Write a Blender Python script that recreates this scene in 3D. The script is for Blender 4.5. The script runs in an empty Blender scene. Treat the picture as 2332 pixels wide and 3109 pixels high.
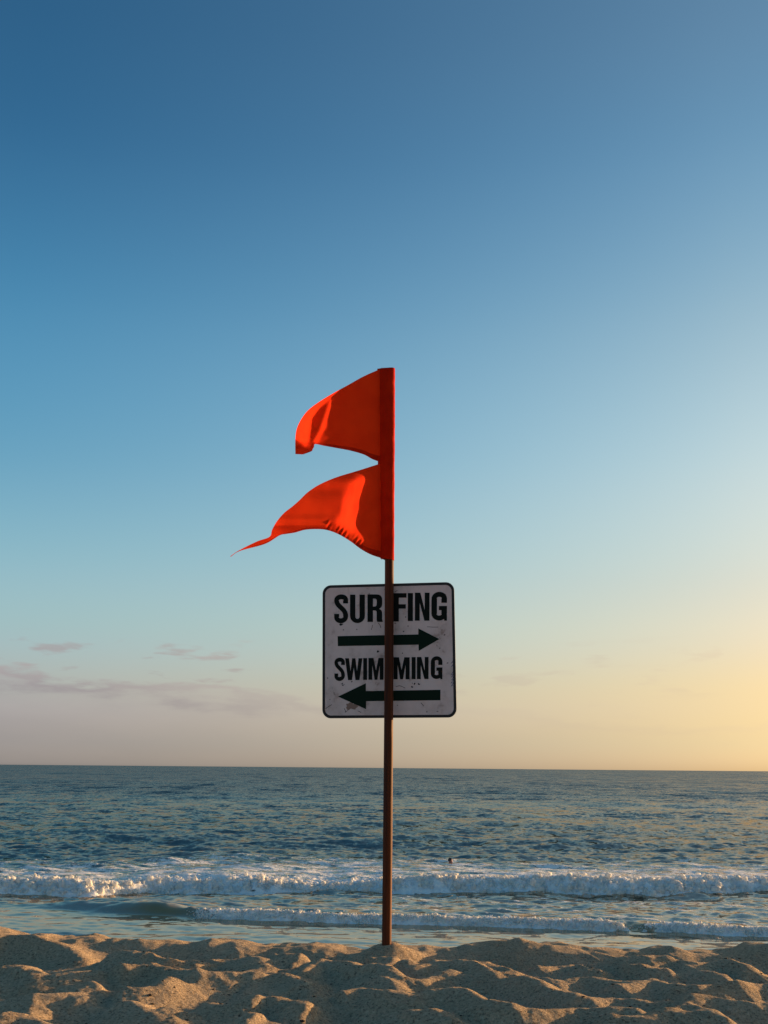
import bpy, bmesh, math, random
import numpy as np
from mathutils import Matrix, Vector

R = math.radians
scene = bpy.context.scene
C = scene.collection
rng = np.random.default_rng(7)
random.seed(7)

# ------------------------------------------------------------------ camera
EYE = 0.742                       # eye height above the sand at the foot of the pole
SEA = EYE - 4.2                   # still-water level
PITCH = math.atan((2331 - 3109 / 2) / 3300)
ROLL = R(0.5)
cam_d = bpy.data.cameras.new('camera')
cam_d.sensor_fit = 'VERTICAL'
cam_d.sensor_height = 36
cam_d.sensor_width = 27
cam_d.lens = 36 * 3300 / 3109
cam_d.clip_start = 0.05
cam_d.clip_end = 60000
cam = bpy.data.objects.new('camera', cam_d)
C.objects.link(cam)
CM = Matrix.Rotation(math.pi / 2 + PITCH, 3, 'X') @ Matrix.Rotation(ROLL, 3, 'Z')
cam.matrix_world = Matrix.Translation((0, 0, EYE)) @ CM.to_4x4()
scene.camera = cam

# ------------------------------------------------------------------ light
SUN_AZ = R(59)                    # to the right of straight ahead (+Y)
SUN_EL = R(6.0)
SUN_DIR = Vector((math.sin(SUN_AZ) * math.cos(SUN_EL), math.cos(SUN_AZ) * math.cos(SUN_EL), math.sin(SUN_EL)))
sd = bpy.data.lights.new('sun', 'SUN')
sd.energy = 5.0
sd.angle = R(0.6)
sd.color = (1.0, 0.61, 0.28)
sun = bpy.data.objects.new('sun', sd)
C.objects.link(sun)
sun.rotation_euler = SUN_DIR.to_track_quat('Z', 'Y').to_euler()

world = bpy.data.worlds.new('World')
scene.world = world
world.use_nodes = True


def build_world():
    nt = world.node_tree
    N, L = nt.nodes, nt.links
    N.clear()

    def nd(t, **kw):
        n = N.new(t)
        for k, v in kw.items():
            setattr(n, k, v)
        return n

    def val(s, v):
        if isinstance(v, (int, float)):
            s.default_value = v
        elif isinstance(v, tuple):
            s.default_value = v
        else:
            L.new(v, s)

    def math_(op, a, b=0.0, c=0.0, clamp=False):
        n = nd('ShaderNodeMath', operation=op, use_clamp=clamp)
        val(n.inputs[0], a); val(n.inputs[1], b); val(n.inputs[2], c)
        return n.outputs[0]

    def smooth(x, a, b, o0=0.0, o1=1.0):
        n = nd('ShaderNodeMapRange', interpolation_type='SMOOTHSTEP')
        val(n.inputs['Value'], x)
        n.inputs['From Min'].default_value = a; n.inputs['From Max'].default_value = b
        n.inputs['To Min'].default_value = o0; n.inputs['To Max'].default_value = o1
        return n.outputs[0]

    def mix(f, a, b, mode='MIX'):
        n = nd('ShaderNodeMix', data_type='RGBA', blend_type=mode)
        val(n.inputs[0], f); val(n.inputs[6], a); val(n.inputs[7], b)
        return n.outputs[2]

    def noise(vec, scale, det, rough=0.5):
        n = nd('ShaderNodeTexNoise')
        L.new(vec, n.inputs['Vector'])
        n.inputs['Scale'].default_value = scale; n.inputs['Detail'].default_value = det
        n.inputs['Roughness'].default_value = rough
        return n.outputs['Fac']

    sky = nd('ShaderNodeTexSky', sky_type='NISHITA')
    sky.sun_disc = False
    sky.sun_elevation = SUN_EL
    sky.sun_rotation = SUN_AZ
    sky.air_density = 1.0
    sky.dust_density = 1.0
    sky.ozone_density = 2.0
    # ---- direction of view: elevation in degrees, azimuth away from the sun in degrees
    tc = nd('ShaderNodeTexCoord')
    nrm = nd('ShaderNodeVectorMath', operation='NORMALIZE')
    L.new(tc.outputs['Generated'], nrm.inputs[0])
    sep = nd('ShaderNodeSeparateXYZ')
    L.new(nrm.outputs[0], sep.inputs[0])
    X, Y, Z = sep.outputs
    elev = math_('MULTIPLY', math_('ARCSINE', Z), 180 / math.pi)
    az = math_('MULTIPLY', math_('ARCTAN2', X, Y), 180 / math.pi)
    hx = math_('MULTIPLY', X, math.sin(SUN_AZ))
    hy = math_('MULTIPLY', Y, math.cos(SUN_AZ))
    hl = math_('SQRT', math_('MAXIMUM', math_('SUBTRACT', 1.0, math_('MULTIPLY', Z, Z)), 1e-4))
    cosd = math_('DIVIDE', math_('ADD', hx, hy), hl)
    dsun = math_('MULTIPLY', math_('ARCCOSINE', math_('MINIMUM', math_('MAXIMUM', cosd, -1.0), 1.0)), 180 / math.pi)
    s = math_('DIVIDE', math_('SUBTRACT', 79.0, dsun), 39.0, clamp=True)
    t = math_('POWER', s, 1.05)

    # ---- clear-air colour of this evening relative to the sky model, by elevation
    away = [(0.23, (2.50, 3.0, 6.7)), (1.3, (1.936, 2.138, 4.595)), (3.28, (2.157, 1.968, 2.983)), (6.28, (2.268, 2.32, 2.635)),
            (9.82, (2.266, 2.57, 2.633)), (14.91, (1.698, 2.481, 2.644)), (22.45, (1.19, 2.297, 2.628)),
            (29.64, (0.78, 1.72, 2.16)), (35.88, (0.65, 1.48, 1.91))]
    sunw = [(0.53, (1.88, 2.1, 3.2)), (1.61, (1.80, 1.81, 2.3)), (3.58, (2.09, 1.68, 1.55)), (6.59, (2.46, 1.87, 1.60)),
            (10.14, (2.67, 2.167, 1.835)), (15.24, (2.866, 2.567, 2.186)), (22.78, (2.408, 2.512, 2.263)),
            (29.99, (1.687, 2.19, 2.228)), (36.24, (1.529, 1.975, 2.057))]

    def ramp(stops):
        r = nd('ShaderNodeValToRGB')
        r.color_ramp.interpolation = 'CARDINAL'
        el = r.color_ramp.elements
        while len(el) > 1:
            el.remove(el[-1])
        for i, (p, c) in enumerate(stops):
            q = math.sqrt(p / 45)
            e = el[0] if i == 0 else el.new(q)
            e.position = q
            e.color = (c[0] / 7, c[1] / 7, c[2] / 7, 1)
        L.new(math_('SQRT', math_('DIVIDE', math_('MAXIMUM', elev, 0.0), 45.0, clamp=True)), r.inputs[0])
        return r.outputs[0]

    tint = mix(t, ramp(away), ramp(sunw))
    tint = mix(1.0, tint, (5, 5, 5, 1), 'MULTIPLY')   # 7 / 1.4
    col = mix(1.0, sky.outputs[0], tint, 'MULTIPLY')

    # ---- low marine clouds: a bank with a lumpy top and a few thin wisps above it
    cv = nd('ShaderNodeCombineXYZ')
    L.new(math_('MULTIPLY', az, 0.17), cv.inputs[0])
    L.new(math_('MULTIPLY', elev, 0.75), cv.inputs[1])
    cv.inputs[2].default_value = 3.7
    n1 = noise(cv.outputs[0], 1.0, 5, 0.55)
    cv2 = nd('ShaderNodeCombineXYZ')
    L.new(math_('MULTIPLY', az, 0.3), cv2.inputs[0])
    L.new(math_('MULTIPLY', elev, 1.5), cv2.inputs[1])
    cv2.inputs[2].default_value = 12.3
    n2 = noise(cv2.outputs[0], 1.0, 4, 0.5)
    top = math_('ADD', 3.45, math_('MULTIPLY', math_('SUBTRACT', n1, 0.5), 3.6))
    top = math_('ADD', top, math_('MULTIPLY', az, -0.062))
    under = math_('SUBTRACT', top, elev)
    rim = math_('DIVIDE', math_('SUBTRACT', under, 0.40), 0.40)
    rim = math_('EXPONENT', math_('MULTIPLY', math_('MULTIPLY', rim, rim), -1.0))
    bank = math_('MULTIPLY', smooth(under, -0.08, 0.45), math_('ADD', 0.24, math_('MULTIPLY', rim, 0.7)))
    bank = math_('MULTIPLY', bank, smooth(t, 0.05, 0.6, 1.0, 0.12))
    wis = math_('MULTIPLY', smooth(n2, 0.56, 0.68), smooth(elev, 6.9, 5.5))
    wis = math_('MULTIPLY', wis, smooth(elev, 3.2, 4.3))
    wis = math_('MULTIPLY', wis, smooth(t, 0.1, 0.8, 0.8, 0.2))
    cl = math_('MAXIMUM', bank, wis)
    lum = nd('ShaderNodeRGBToBW'); L.new(col, lum.inputs[0])
    gcol = mix(t, (1.03, 0.97, 0.985, 1), (1.2, 0.93, 0.68, 1))
    cc = mix(1.0, lum.outputs[0], gcol, 'MULTIPLY')
    cc = mix(1.0, cc, mix(smooth(n1, 0.35, 0.7), (0.74, 0.73, 0.75, 1), (0.88, 0.85, 0.84, 1)), 'MULTIPLY')
    col = mix(cl, col, cc)

    out = nd('ShaderNodeOutputWorld')
    bg = nd('ShaderNodeBackground')
    L.new(col, bg.inputs[0])
    bg.inputs[1].default_value = 0.075
    L.new(bg.outputs[0], out.inputs[0])


build_world()
vs = scene.view_settings
vs.view_transform = 'Standard'
vs.look = 'None'
vs.gamma = 1
vs.exposure = 0.90
vs.use_curve_mapping = False
scene.render.engine = 'CYCLES'
scene.cycles.use_denoising = True
scene.cycles.denoising_input_passes = 'RGB_ALBEDO_NORMAL'
scene.cycles.denoising_prefilter = 'ACCURATE'
scene.cycles.use_adaptive_sampling = False


# ------------------------------------------------------------------ helpers
def tag(o, label=None, cat=None, group=None, kind=None):
    if label: o['label'] = label
    if cat: o['category'] = cat
    if group: o['group'] = group
    if kind: o['kind'] = kind
    return o


def link(name, me, mat=None, parent=None, smooth=True):
    o = bpy.data.objects.new(name, me)
    C.objects.link(o)
    if mat is not None:
        me.materials.clear()
        me.materials.append(mat)
    if parent is not None:
        o.parent = parent
    if smooth and len(me.polygons):
        me.polygons.foreach_set('use_smooth', np.ones(len(me.polygons), bool))
    return o


def empty(name, loc):
    o = bpy.data.objects.new(name, None)
    o.empty_display_size = 0.1
    o.location = loc
    C.objects.link(o)
    return o


def mesh_np(name, co, faces):
    """faces: (n, k) array, all with k corners"""
    me = bpy.data.meshes.new(name)
    co = np.asarray(co, np.float32)
    faces = np.asarray(faces, np.int32)
    n, k = faces.shape
    me.vertices.add(len(co)); me.vertices.foreach_set('co', co.ravel())
    me.loops.add(n * k); me.loops.foreach_set('vertex_index', faces.ravel())
    me.polygons.add(n); me.polygons.foreach_set('loop_start', np.arange(0, n * k, k, dtype=np.int32))
    me.update(calc_edges=True)
    me.validate()
    return me


def grid_faces(nr, nc, flip=False):
    i = np.arange(nr * nc).reshape(nr, nc)
    q = np.stack([i[:-1, :-1], i[:-1, 1:], i[1:, 1:], i[1:, :-1]], -1).reshape(-1, 4)
    return q[:, ::-1] if flip else q


def hash2(ix, iy, seed):
    h = (ix.astype(np.int64) * 374761393 + iy.astype(np.int64) * 668265263 + seed * 974634777) & 0xffffffff
    h = ((h ^ (h >> 13)) * 1274126177) & 0xffffffff
    h = ((h ^ (h >> 16)) * 2246822519) & 0xffffffff
    return ((h ^ (h >> 15)) & 0xffffff) / float(0xffffff)


def gn(x, y, seed=0):
    """gradient noise, about -1..1"""
    x0 = np.floor(x); y0 = np.floor(y)
    fx = x - x0; fy = y - y0
    u = fx * fx * fx * (fx * (fx * 6 - 15) + 10); v = fy * fy * fy * (fy * (fy * 6 - 15) + 10)
    r = 0
    for dx in (0, 1):
        for dy in (0, 1):
            a = hash2(x0 + dx, y0 + dy, seed) * 2 * math.pi
            g = np.cos(a) * (fx - dx) + np.sin(a) * (fy - dy)
            r = r + g * (u if dx else 1 - u) * (v if dy else 1 - v)
    return r * 1.5


def fbm(x, y, seed=0, octs=4, gain=0.5):
    r = 0; a = 1.0
    for i in range(octs):
        r = r + a * gn(x * 2 ** i + 17.3 * i, y * 2 ** i - 9.1 * i, seed + i)
        a *= gain
    return r


def sstep(a, b, x):
    t = np.clip((x - a) / (b - a), 0, 1)
    return t * t * (3 - 2 * t)


def blur(a, s):
    k = np.exp(-0.5 * (np.arange(-int(3 * s), int(3 * s) + 1) / s) ** 2); k /= k.sum()
    n = len(k) // 2
    b = np.pad(a, ((n, n), (0, 0)), 'edge'); b = sum(k[i] * b[i:i + a.shape[0]] for i in range(len(k)))
    b = np.pad(b, ((0, 0), (n, n)), 'edge'); return sum(k[i] * b[:, i:i + a.shape[1]] for i in range(len(k)))


CMn = np.array(CM)


def ray(px, py):
    """world direction through a point of the 2332 x 3109 photograph, used to take measurements"""
    d = np.stack([(np.asarray(px, float) - 1166) / 3300, -(np.asarray(py, float) - 1554.5) / 3300, -np.ones_like(np.asarray(px, float))], -1)
    return d @ CMn.T


def at_y(px, py, Y):
    d = ray(px, py)
    return np.array([0, 0, EYE]) + d * (np.asarray(Y) / d[..., 1])[..., None]


# ------------------------------------------------------------------ materials
class Mat:
    def __init__(self, name):
        self.m = bpy.data.materials.new(name)
        self.m.use_nodes = True
        self.nt = self.m.node_tree
        self.N, self.L = self.nt.nodes, self.nt.links
        self.N.clear()
        self.out = self.N.new('ShaderNodeOutputMaterial')

    def nd(self, t, ins=None, **kw):
        n = self.N.new(t)
        for k, v in kw.items():
            setattr(n, k, v)
        for k, v in (ins or {}).items():
            self.val(n.inputs[k], v)
        return n

    def val(self, s, v):
        if isinstance(v, bpy.types.NodeSocket):
            self.L.new(v, s)
        else:
            s.default_value = v

    def math(self, op, a, b=0.0, c=0.0, clamp=False):
        n = self.nd('ShaderNodeMath', {0: a, 1: b, 2: c}, operation=op, use_clamp=clamp)
        return n.outputs[0]

    def smooth(self, x, a, b, o0=0.0, o1=1.0):
        return self.nd('ShaderNodeMapRange', {0: x, 1: a, 2: b, 3: o0, 4: o1}, interpolation_type='SMOOTHSTEP').outputs[0]

    def mix(self, f, a, b, mode='MIX'):
        return self.nd('ShaderNodeMix', {0: f, 6: a, 7: b}, data_type='RGBA', blend_type=mode).outputs[2]

    def obj(self):
        return self.nd('ShaderNodeTexCoord').outputs['Object']

    def geo(self):
        return self.nd('ShaderNodeNewGeometry').outputs['Position']

    def mapping(self, v, scale=(1, 1, 1), rot=(0, 0, 0), loc=(0, 0, 0)):
        return self.nd('ShaderNodeMapping', {0: v, 1: loc, 2: rot, 3: scale}).outputs[0]

    def noise(self, v, scale, det=2, rough=0.5, col=False, dist=0.0):
        n = self.nd('ShaderNodeTexNoise', {'Vector': v, 'Scale': scale, 'Detail': det, 'Roughness': rough, 'Distortion': dist})
        return n.outputs['Color' if col else 'Fac']

    def attr(self, name):
        return self.nd('ShaderNodeAttribute', attribute_name=name).outputs['Fac']

    def bump(self, h, dist, strength=1.0, normal=None):
        i = {'Height': h, 'Distance': dist, 'Strength': strength}
        if normal is not None:
            i['Normal'] = normal
        return self.nd('ShaderNodeBump', i).outputs[0]

    def bsdf(self, col, rough, spec=0.5, **kw):
        i = {'Base Color': col, 'Roughness': rough, 'Specular IOR Level': spec}
        i.update(kw)
        return self.nd('ShaderNodeBsdfPrincipled', i).outputs[0]

    def done(self, sh):
        self.L.new(sh, self.out.inputs[0])
        return self.m


def simple(name, col, rough=0.6, spec=0.5):
    m = Mat(name)
    return m.done(m.bsdf((*col, 1), rough, spec))


# sand
m = Mat('dry_sand')
g = m.geo()
n1 = m.noise(g, 3.0, 3)
n2 = m.noise(g, 95.0, 4, 0.85)
n3 = m.noise(g, 70.0, 4, 0.7)
base = m.mix(m.smooth(n1, 0.3, 0.7), (0.50, 0.36, 0.225, 1), (0.58, 0.425, 0.275, 1))
base = m.mix(m.smooth(n2, 0.34, 0.50, 0.85, 0.0), base, (0.065, 0.048, 0.034, 1))
base = m.mix(m.smooth(n2, 0.54, 0.70, 0.0, 0.8), base, (0.88, 0.69, 0.46, 1))
spk = m.nd('ShaderNodeTexVoronoi', {'Vector': g, 'Scale': 55.0, 'Randomness': 1.0})
sk = m.math('MULTIPLY', m.smooth(spk.outputs['Distance'], 0.10, 0.20, 1.0, 0.0), m.smooth(m.nd('ShaderNodeSeparateColor', {0: spk.outputs['Color']}).outputs[0], 0.86, 0.90))
base = m.mix(m.math('MULTIPLY', sk, 0.85), base, (0.03, 0.024, 0.02, 1))
bn = m.bump(n2, 0.008, 1.0, m.bump(n3, 0.02, 0.8))
MSAND = m.done(m.bsdf(base, 0.95, 0.12, Normal=bn))

# sea
m = Mat('sea_water')
g = m.geo()
foam = m.attr('foam')
silt = m.attr('silt')
calm = m.attr('calm')


def wav(sc, rot, size, det=2):
    c = m.noise(m.mapping(g, sc, (0, 0, rot)), size, det, 0.55, col=True)
    return m.nd('ShaderNodeVectorMath', {0: c, 1: (0.5, 0.5, 0.5)}, operation='SUBTRACT').outputs[0]


def vscale(v, k):
    return m.nd('ShaderNodeVectorMath', {0: v, 'Scale': k}, operation='SCALE').outputs[0]


def vadd(a, b):
    return m.nd('ShaderNodeVectorMath', {0: a, 1: b}, operation='ADD').outputs[0]


w = vadd(vscale(wav((1, 1, 1), 0.2, 2.6), 1.15), vscale(wav((0.6, 1, 1), -0.3, 0.75), 1.0))
far = m.attr('far')
large = vadd(vscale(wav((0.45, 1, 1), 0.12, 0.16), 0.85), vscale(wav((0.35, 1, 1), -0.1, 0.035, 3), 0.75))
fl = vadd(vscale(wav((16, 1, 1), 0.0, 0.02, 2), 0.8), vscale(wav((10, 1, 1), 0.0, 0.006, 2), 0.7))
w = vadd(w, vscale(fl, far))
w = vadd(w, vscale(large, m.math('MULTIPLY_ADD', far, 0.55, 0.42)))
w = vscale(w, calm)
sx = m.nd('ShaderNodeSeparateXYZ', {0: w})
# open water: the faces that lean towards the shore are the ones not hidden behind other crests
wy = m.math('MULTIPLY', m.math('ABSOLUTE', sx.outputs[1]), -1.7)
wy = m.nd('ShaderNodeMix', {0: far, 2: sx.outputs[1], 3: wy}, data_type='FLOAT').outputs[0]
w = m.nd('ShaderNodeCombineXYZ', {0: sx.outputs[0], 1: wy}).outputs[0]
nrm = m.nd('ShaderNodeNewGeometry').outputs['Normal']
nn = m.nd('ShaderNodeVectorMath', {0: vadd(nrm, w)}, operation='NORMALIZE').outputs[0]
wc = m.mix(silt, (0.016, 0.025, 0.024, 1), (0.30, 0.245, 0.18, 1))
face = m.attr('face')                       # the sand-laden face of the small wave
wc = m.mix(face, wc, (0.22, 0.18, 0.075, 1))
fr = m.nd('ShaderNodeFresnel', {'IOR': 1.333, 'Normal': nn}).outputs[0]
wd = m.nd('ShaderNodeBsdfDiffuse', {'Color': wc, 'Normal': nn}).outputs[0]
wg = m.nd('ShaderNodeBsdfGlossy', {'Color': (0.92, 0.765, 0.62, 1), 'Roughness': 0.08, 'Normal': nn}).outputs[0]
fr = m.math('MULTIPLY', fr, m.math('MULTIPLY_ADD', calm, -0.12, 0.61))  # ruffled water mirrors less
fr = m.math('MULTIPLY', fr, m.math('MULTIPLY_ADD', face, -0.72, 1.0))     # sky reflection dimmed by hand on the small wave's face
wat = m.nd('ShaderNodeMixShader', {0: fr, 1: wd, 2: wg}).outputs[0]
f1 = m.noise(m.mapping(g, (0.6, 1, 1)), 1.7, 5, 0.65, dist=0.6)
f2 = m.noise(m.mapping(g, (0.7, 1, 1)), 8.0, 4, 0.7)
ff = m.math('ADD', m.math('MULTIPLY', f1, 0.55), m.math('MULTIPLY', f2, 0.45))
th = m.math('SUBTRACT', 0.76, m.math('MULTIPLY', foam, 0.47))
fm = m.smooth(m.math('SUBTRACT', ff, th), -0.035, 0.05)
fm = m.math('MULTIPLY', fm, m.smooth(foam, 0.0, 0.12))
fb = m.bump(m.noise(g, 6.0, 5, 0.6), 0.16, 0.8)
fo = m.bsdf(m.mix(m.smooth(f2, 0.38, 0.62), (0.80, 0.81, 0.81, 1), (0.97, 0.94, 0.87, 1)), 0.8, 0.3, Normal=fb, **{'Subsurface Weight': 0.85, 'Subsurface Scale': 0.25, 'Subsurface Radius': (1, 1, 1)})
MSEA = m.done(m.nd('ShaderNodeMixShader', {0: fm, 1: wat, 2: fo}).outputs[0])

m = Mat('white_foam')
g = m.geo()
fs_ = (m.bsdf(m.mix(m.smooth(m.noise(g, 9.0, 3), 0.35, 0.6), (0.75, 0.77, 0.78, 1), (0.97, 0.94, 0.87, 1)), 0.75, 0.3,
                      Normal=m.bump(m.noise(g, 10.0, 3, 0.6), 0.06, 0.7)))
MFOAM = m.done(m.nd('ShaderNodeMixShader', {0: 0.45, 1: fs_, 2: m.nd('ShaderNodeBsdfTranslucent', {'Color': (0.97, 0.94, 0.87, 1)}).outputs[0]}).outputs[0])

# ------------------------------------------------------------------ beach
POLE = np.array([0.0275, 4.98])
SIL = np.array([(-400, 2780), (-150, 2800), (0, 2808), (75, 2833), (140, 2830), (180, 2842), (245, 2833), (310, 2850), (415, 2848), (500, 2853), (580, 2857),
                (640, 2845), (690, 2855), (760, 2858), (830, 2866), (950, 2858), (1040, 2872), (1100, 2877), (1150, 2874), (1225, 2874), (1360, 2869),
                (1390, 2875), (1480, 2858), (1580, 2845), (1640, 2856), (1780, 2868), (1900, 2882), (1970, 2878), (2035, 2867), (2090, 2884),
                (2190, 2886), (2260, 2874), (2332, 2860), (2500, 2868), (2800, 2880)], float)
YC = 5.2
crest = at_y(SIL[:, 0], SIL[:, 1], np.full(len(SIL), YC))

# crest lines of the trampled sand, measured on the photograph as (offset, points)
RIDGES = {0: [[(0,290),(100,295),(190,305)], [(90,340),(180,330),(290,348),(400,345),(560,330),(690,325)],
   [(690,325),(800,318),(910,310),(1000,322),(1100,340),(1280,360),(1450,350),(1560,338),(1659,360)], [(680,225),(830,225),(920,245),(1060,270)],
   [(1060,240),(1180,245),(1255,258)], [(1280,215),(1400,205),(1520,208),(1640,260)], [(340,425),(480,425),(650,418)],
   [(-200,500),(0,495),(180,488),(330,478),(450,465),(560,498)], [(720,462),(870,460),(1000,430),(1050,390)], [(1260,495),(1370,510),(1460,518),(1600,508),(1659,510)],
   [(830,510),(960,570),(1100,525)], [(-200,660),(0,640),(150,632),(310,675)], [(720,665),(870,652),(1040,672)], [(1530,605),(1659,620)],
   [(-150,150),(0,100),(210,110),(330,130),(480,150),(600,180)]],
 800: [[(0,185),(100,190),(180,225),(300,235)], [(0,300),(80,340),(200,385),(250,400)], [(230,345),(300,290),(380,275),(480,295),(540,315),(605,345)],
   [(620,345),(680,330),(780,345),(900,380),(1010,385),(1100,360),(1220,325)], [(650,355),(800,405),(900,450),(1000,480),(1080,505)],
   [(0,505),(100,500),(180,512),(280,500),(330,485),(420,495)],
   [(420,495),(500,490),(600,465),(680,485),(770,515),(900,525),(1080,510),(1220,515),(1340,550),(1440,585),(1540,605),(1659,608)],
   [(900,320),(1020,290),(1130,275),(1250,285),(1330,305),(1380,330),(1470,375),(1580,405),(1659,430)],
   [(1020,245),(1130,240),(1260,245),(1330,265),(1440,290),(1520,330),(1600,355),(1659,358)], [(640,212),(740,205),(870,215)],
   [(880,615),(980,607),(1100,630),(1200,670)], [(830,280),(940,265)], [(130,560),(300,565)], [(0,660),(200,668),(380,665),(450,682)]],
 1532: [[(0,400),(100,408),(200,440),(300,480),(360,500),(480,535)], [(0,330),(60,352),(200,362),(330,385),(450,370),(560,378),(700,395),(830,403)],
   [(180,270),(290,262),(390,252),(480,275),(540,300),(640,310)], [(280,200),(440,232)], [(640,225),(760,262),(880,265),(980,260),(1090,275)],
   [(740,290),(860,298),(950,320),(1080,322)], [(1100,270),(1240,290),(1400,282),(1600,315)], [(1120,300),(1200,308),(1320,335),(1440,345)],
   [(650,455),(760,440),(850,405),(900,393),(980,415),(1080,450),(1150,475)], [(1150,470),(1320,460),(1420,440),(1510,420),(1659,422),(1850,430)],
   [(490,535),(600,520),(700,505),(800,512),(900,530),(1080,550)], [(1120,535),(1240,545),(1340,537),(1450,548),(1659,550),(1850,545)],
   [(0,600),(160,605),(300,595),(440,575),(520,580),(640,590),(800,600),(900,605)],
   [(600,635),(750,645),(870,652),(960,630),(1050,600),(1130,580),(1250,605),(1350,640),(1430,682)], [(1050,645),(1200,632),(1320,655)]]}


def ridge_field(x, y):
    """height of the crest lines over the level sand"""
    out = np.zeros_like(x)
    r = np.random.default_rng(3)
    for off, lines in RIDGES.items():
        for ln in lines:
            a = np.array(ln, float)
            d = ray(off + a[:, 0] / 2.074, 2780 + a[:, 1] / 2.074)
            zt = 0.020
            P = d * ((zt - EYE) / d[:, 2])[:, None]
            P = P[:, :2]
            H = 0.066 * r.uniform(0.75, 1.25)
            bx = (x > P[:, 0].min() - 0.5) & (x < P[:, 0].max() + 0.5) & (y > P[:, 1].min() - 0.6) & (y < P[:, 1].max() + 0.5)
            if not bx.any():
                continue
            xx = x[bx]; yy = y[bx]
            best = np.full(len(xx), 9.0); sgn = np.zeros(len(xx)); par = np.zeros(len(xx))
            n = len(P) - 1
            for i in range(n):
                A, B = P[i], P[i + 1]
                e = B - A
                t = np.clip(((xx - A[0]) * e[0] + (yy - A[1]) * e[1]) / (e @ e), 0, 1)
                dx = xx - A[0] - t * e[0]; dy = yy - A[1] - t * e[1]
                dd = np.hypot(dx, dy)
                b = dd < best
                best[b] = dd[b]; sgn[b] = dy[b]; par[b] = (i + t[b]) / n
            w = np.where(sgn > 0, 0.085, 0.12)
            ends = sstep(0, 0.10, par + 0.04) * (1 - sstep(0.9, 1.0, par - 0.04))
            h = H * (0.35 + 0.65 * ends) * np.exp(-((np.sqrt(best ** 2 + 0.012 ** 2) - 0.012) / w) ** 1.35)
            h = np.where(best > 0.45, 0, h * (1 - sstep(0.3, 0.45, best)))
            o = out[bx]
            out[bx] = np.where(h > o, h + 0.25 * o, o + 0.25 * h)
    return out


def sand_height(x, y, lod):
    """lod: local grid spacing, kept out of the small relief"""
    wx = x + 0.10 * gn(x * 2.1, y * 2.1, 31) + 0.03 * gn(x * 6, y * 6, 33)
    wy = y + 0.10 * gn(x * 2.1, y * 2.1, 37) + 0.03 * gn(x * 6, y * 6, 39)
    S = 0.22
    cx = np.floor(wx / S); cy = np.floor(wy / S)
    k = 90.0
    acc = 0
    for i in (-1, 0, 1):
        for j in (-1, 0, 1):
            a = cx + i; b = cy + j
            px = (a + 0.15 + 0.7 * hash2(a, b, 1)) * S; py = (b + 0.15 + 0.7 * hash2(a, b, 2)) * S
            th = hash2(a, b, 3) * math.pi; c, s = np.cos(th), np.sin(th)
            dx = wx - px; dy = wy - py
            u = c * dx + s * dy; v = -s * dx + c * dy
            e = 0.75 + 0.9 * hash2(a, b, 4)
            h = 1.75 * (u * u * e + v * v / e) - 0.03 * hash2(a, b, 5)
            acc = acc + np.exp(-k * np.minimum(h, 0.2) / 0.10 * 0.35)
    bowls = -np.log(acc + 1e-9) * 0.10 / (k * 0.35)
    bowls = np.minimum(bowls, 0.085)
    fade = 1 - sstep(0.03, 0.10, lod)
    z = bowls * np.where((np.abs(x) < 2.2) & (y > 3) & (y < 5.4), 0.30, 1.0) * fade - 0.055
    fine = (np.abs(x) < 2.6) & (y > 2.6) & (y < 5.6)
    rf = np.zeros_like(z)
    rf[fine] = ridge_field(x[fine] + 0.03 * gn(x[fine] * 3, y[fine] * 3, 44), y[fine] + 0.03 * gn(x[fine] * 3, y[fine] * 3, 45))
    z = z + blur(rf, 1.7)
    z = z + 0.016 * fbm(x * 2.2, y * 2.2, 51, 3)
    z = z + 0.0022 * fbm(x * 9, y * 9, 61, 3, 0.55) * fade
    z = z + 0.007 * (1 - np.abs(gn(x * 8 + 0.5 * gn(x * 4, y * 4, 64), y * 11, 63))) ** 3 * fade * np.clip(0.5 + gn(x * 1.7, y * 1.7, 65), 0, 1)
    z = z + 0.0015 * fbm(x * 45, y * 45, 71, 2, 0.7) * (1 - sstep(0.008, 0.02, lod))
    z = z - 0.055 * np.exp(-((y - 4.84) / 0.17) ** 2)
    # the crest of the berm
    zc = np.interp(x / YC, crest[:, 0] / YC, crest[:, 2])
    wgt = np.exp(-np.where(y < YC, (YC - y) / 0.115, (y - YC) / 0.22) ** 2)
    wgt = wgt * (np.abs(x) < 8)
    cl = zc - np.interp(YC, [0, 1], [0, 0])
    cl = cl - 0.012 + 0.009 * fbm(x * 5.5, y * 5.5, 57, 3) + 0.005 * gn(x * 16, y * 10, 58)
    z = z * (1 - wgt) + cl * wgt
    # keep what lies just before the crest below the line of sight over it
    near = (y > 3.2) & (y < YC + 1.2)
    lim = EYE - (EYE - zc) * (y / YC) - 0.004 + 0.016 * fbm(x * 5.0, y * 3.0, 57, 3)
    over = np.where(near & (y > 4.6), np.maximum(z - lim, 0), 0)
    z = z - over * (1 - 0.15 / (1 + over / 0.01))
    # seaward face of the berm, landward level beach
    yy = np.maximum(y - (YC + 0.12), 0)
    z = z - np.where(yy < 0.6, yy * yy * 0.22, yy * 0.264 - 0.0792)
    z = np.maximum(z, SEA - 2.5)
    # a little heap round the foot of the pole
    z = z + 0.0
    return z


def axis(fine0, fine1, step, lo, hi, g=1.09):
    mid = np.arange(fine0, fine1 + 1e-9, step)
    r = []; d = step; p = mid[-1]
    while p < hi:
        d *= g; p += d; r.append(p)
    l = []; d = step; p = mid[0]
    while p > lo:
        d *= g; p -= d; l.append(p)
    return np.concatenate([l[::-1], mid, r])


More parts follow.
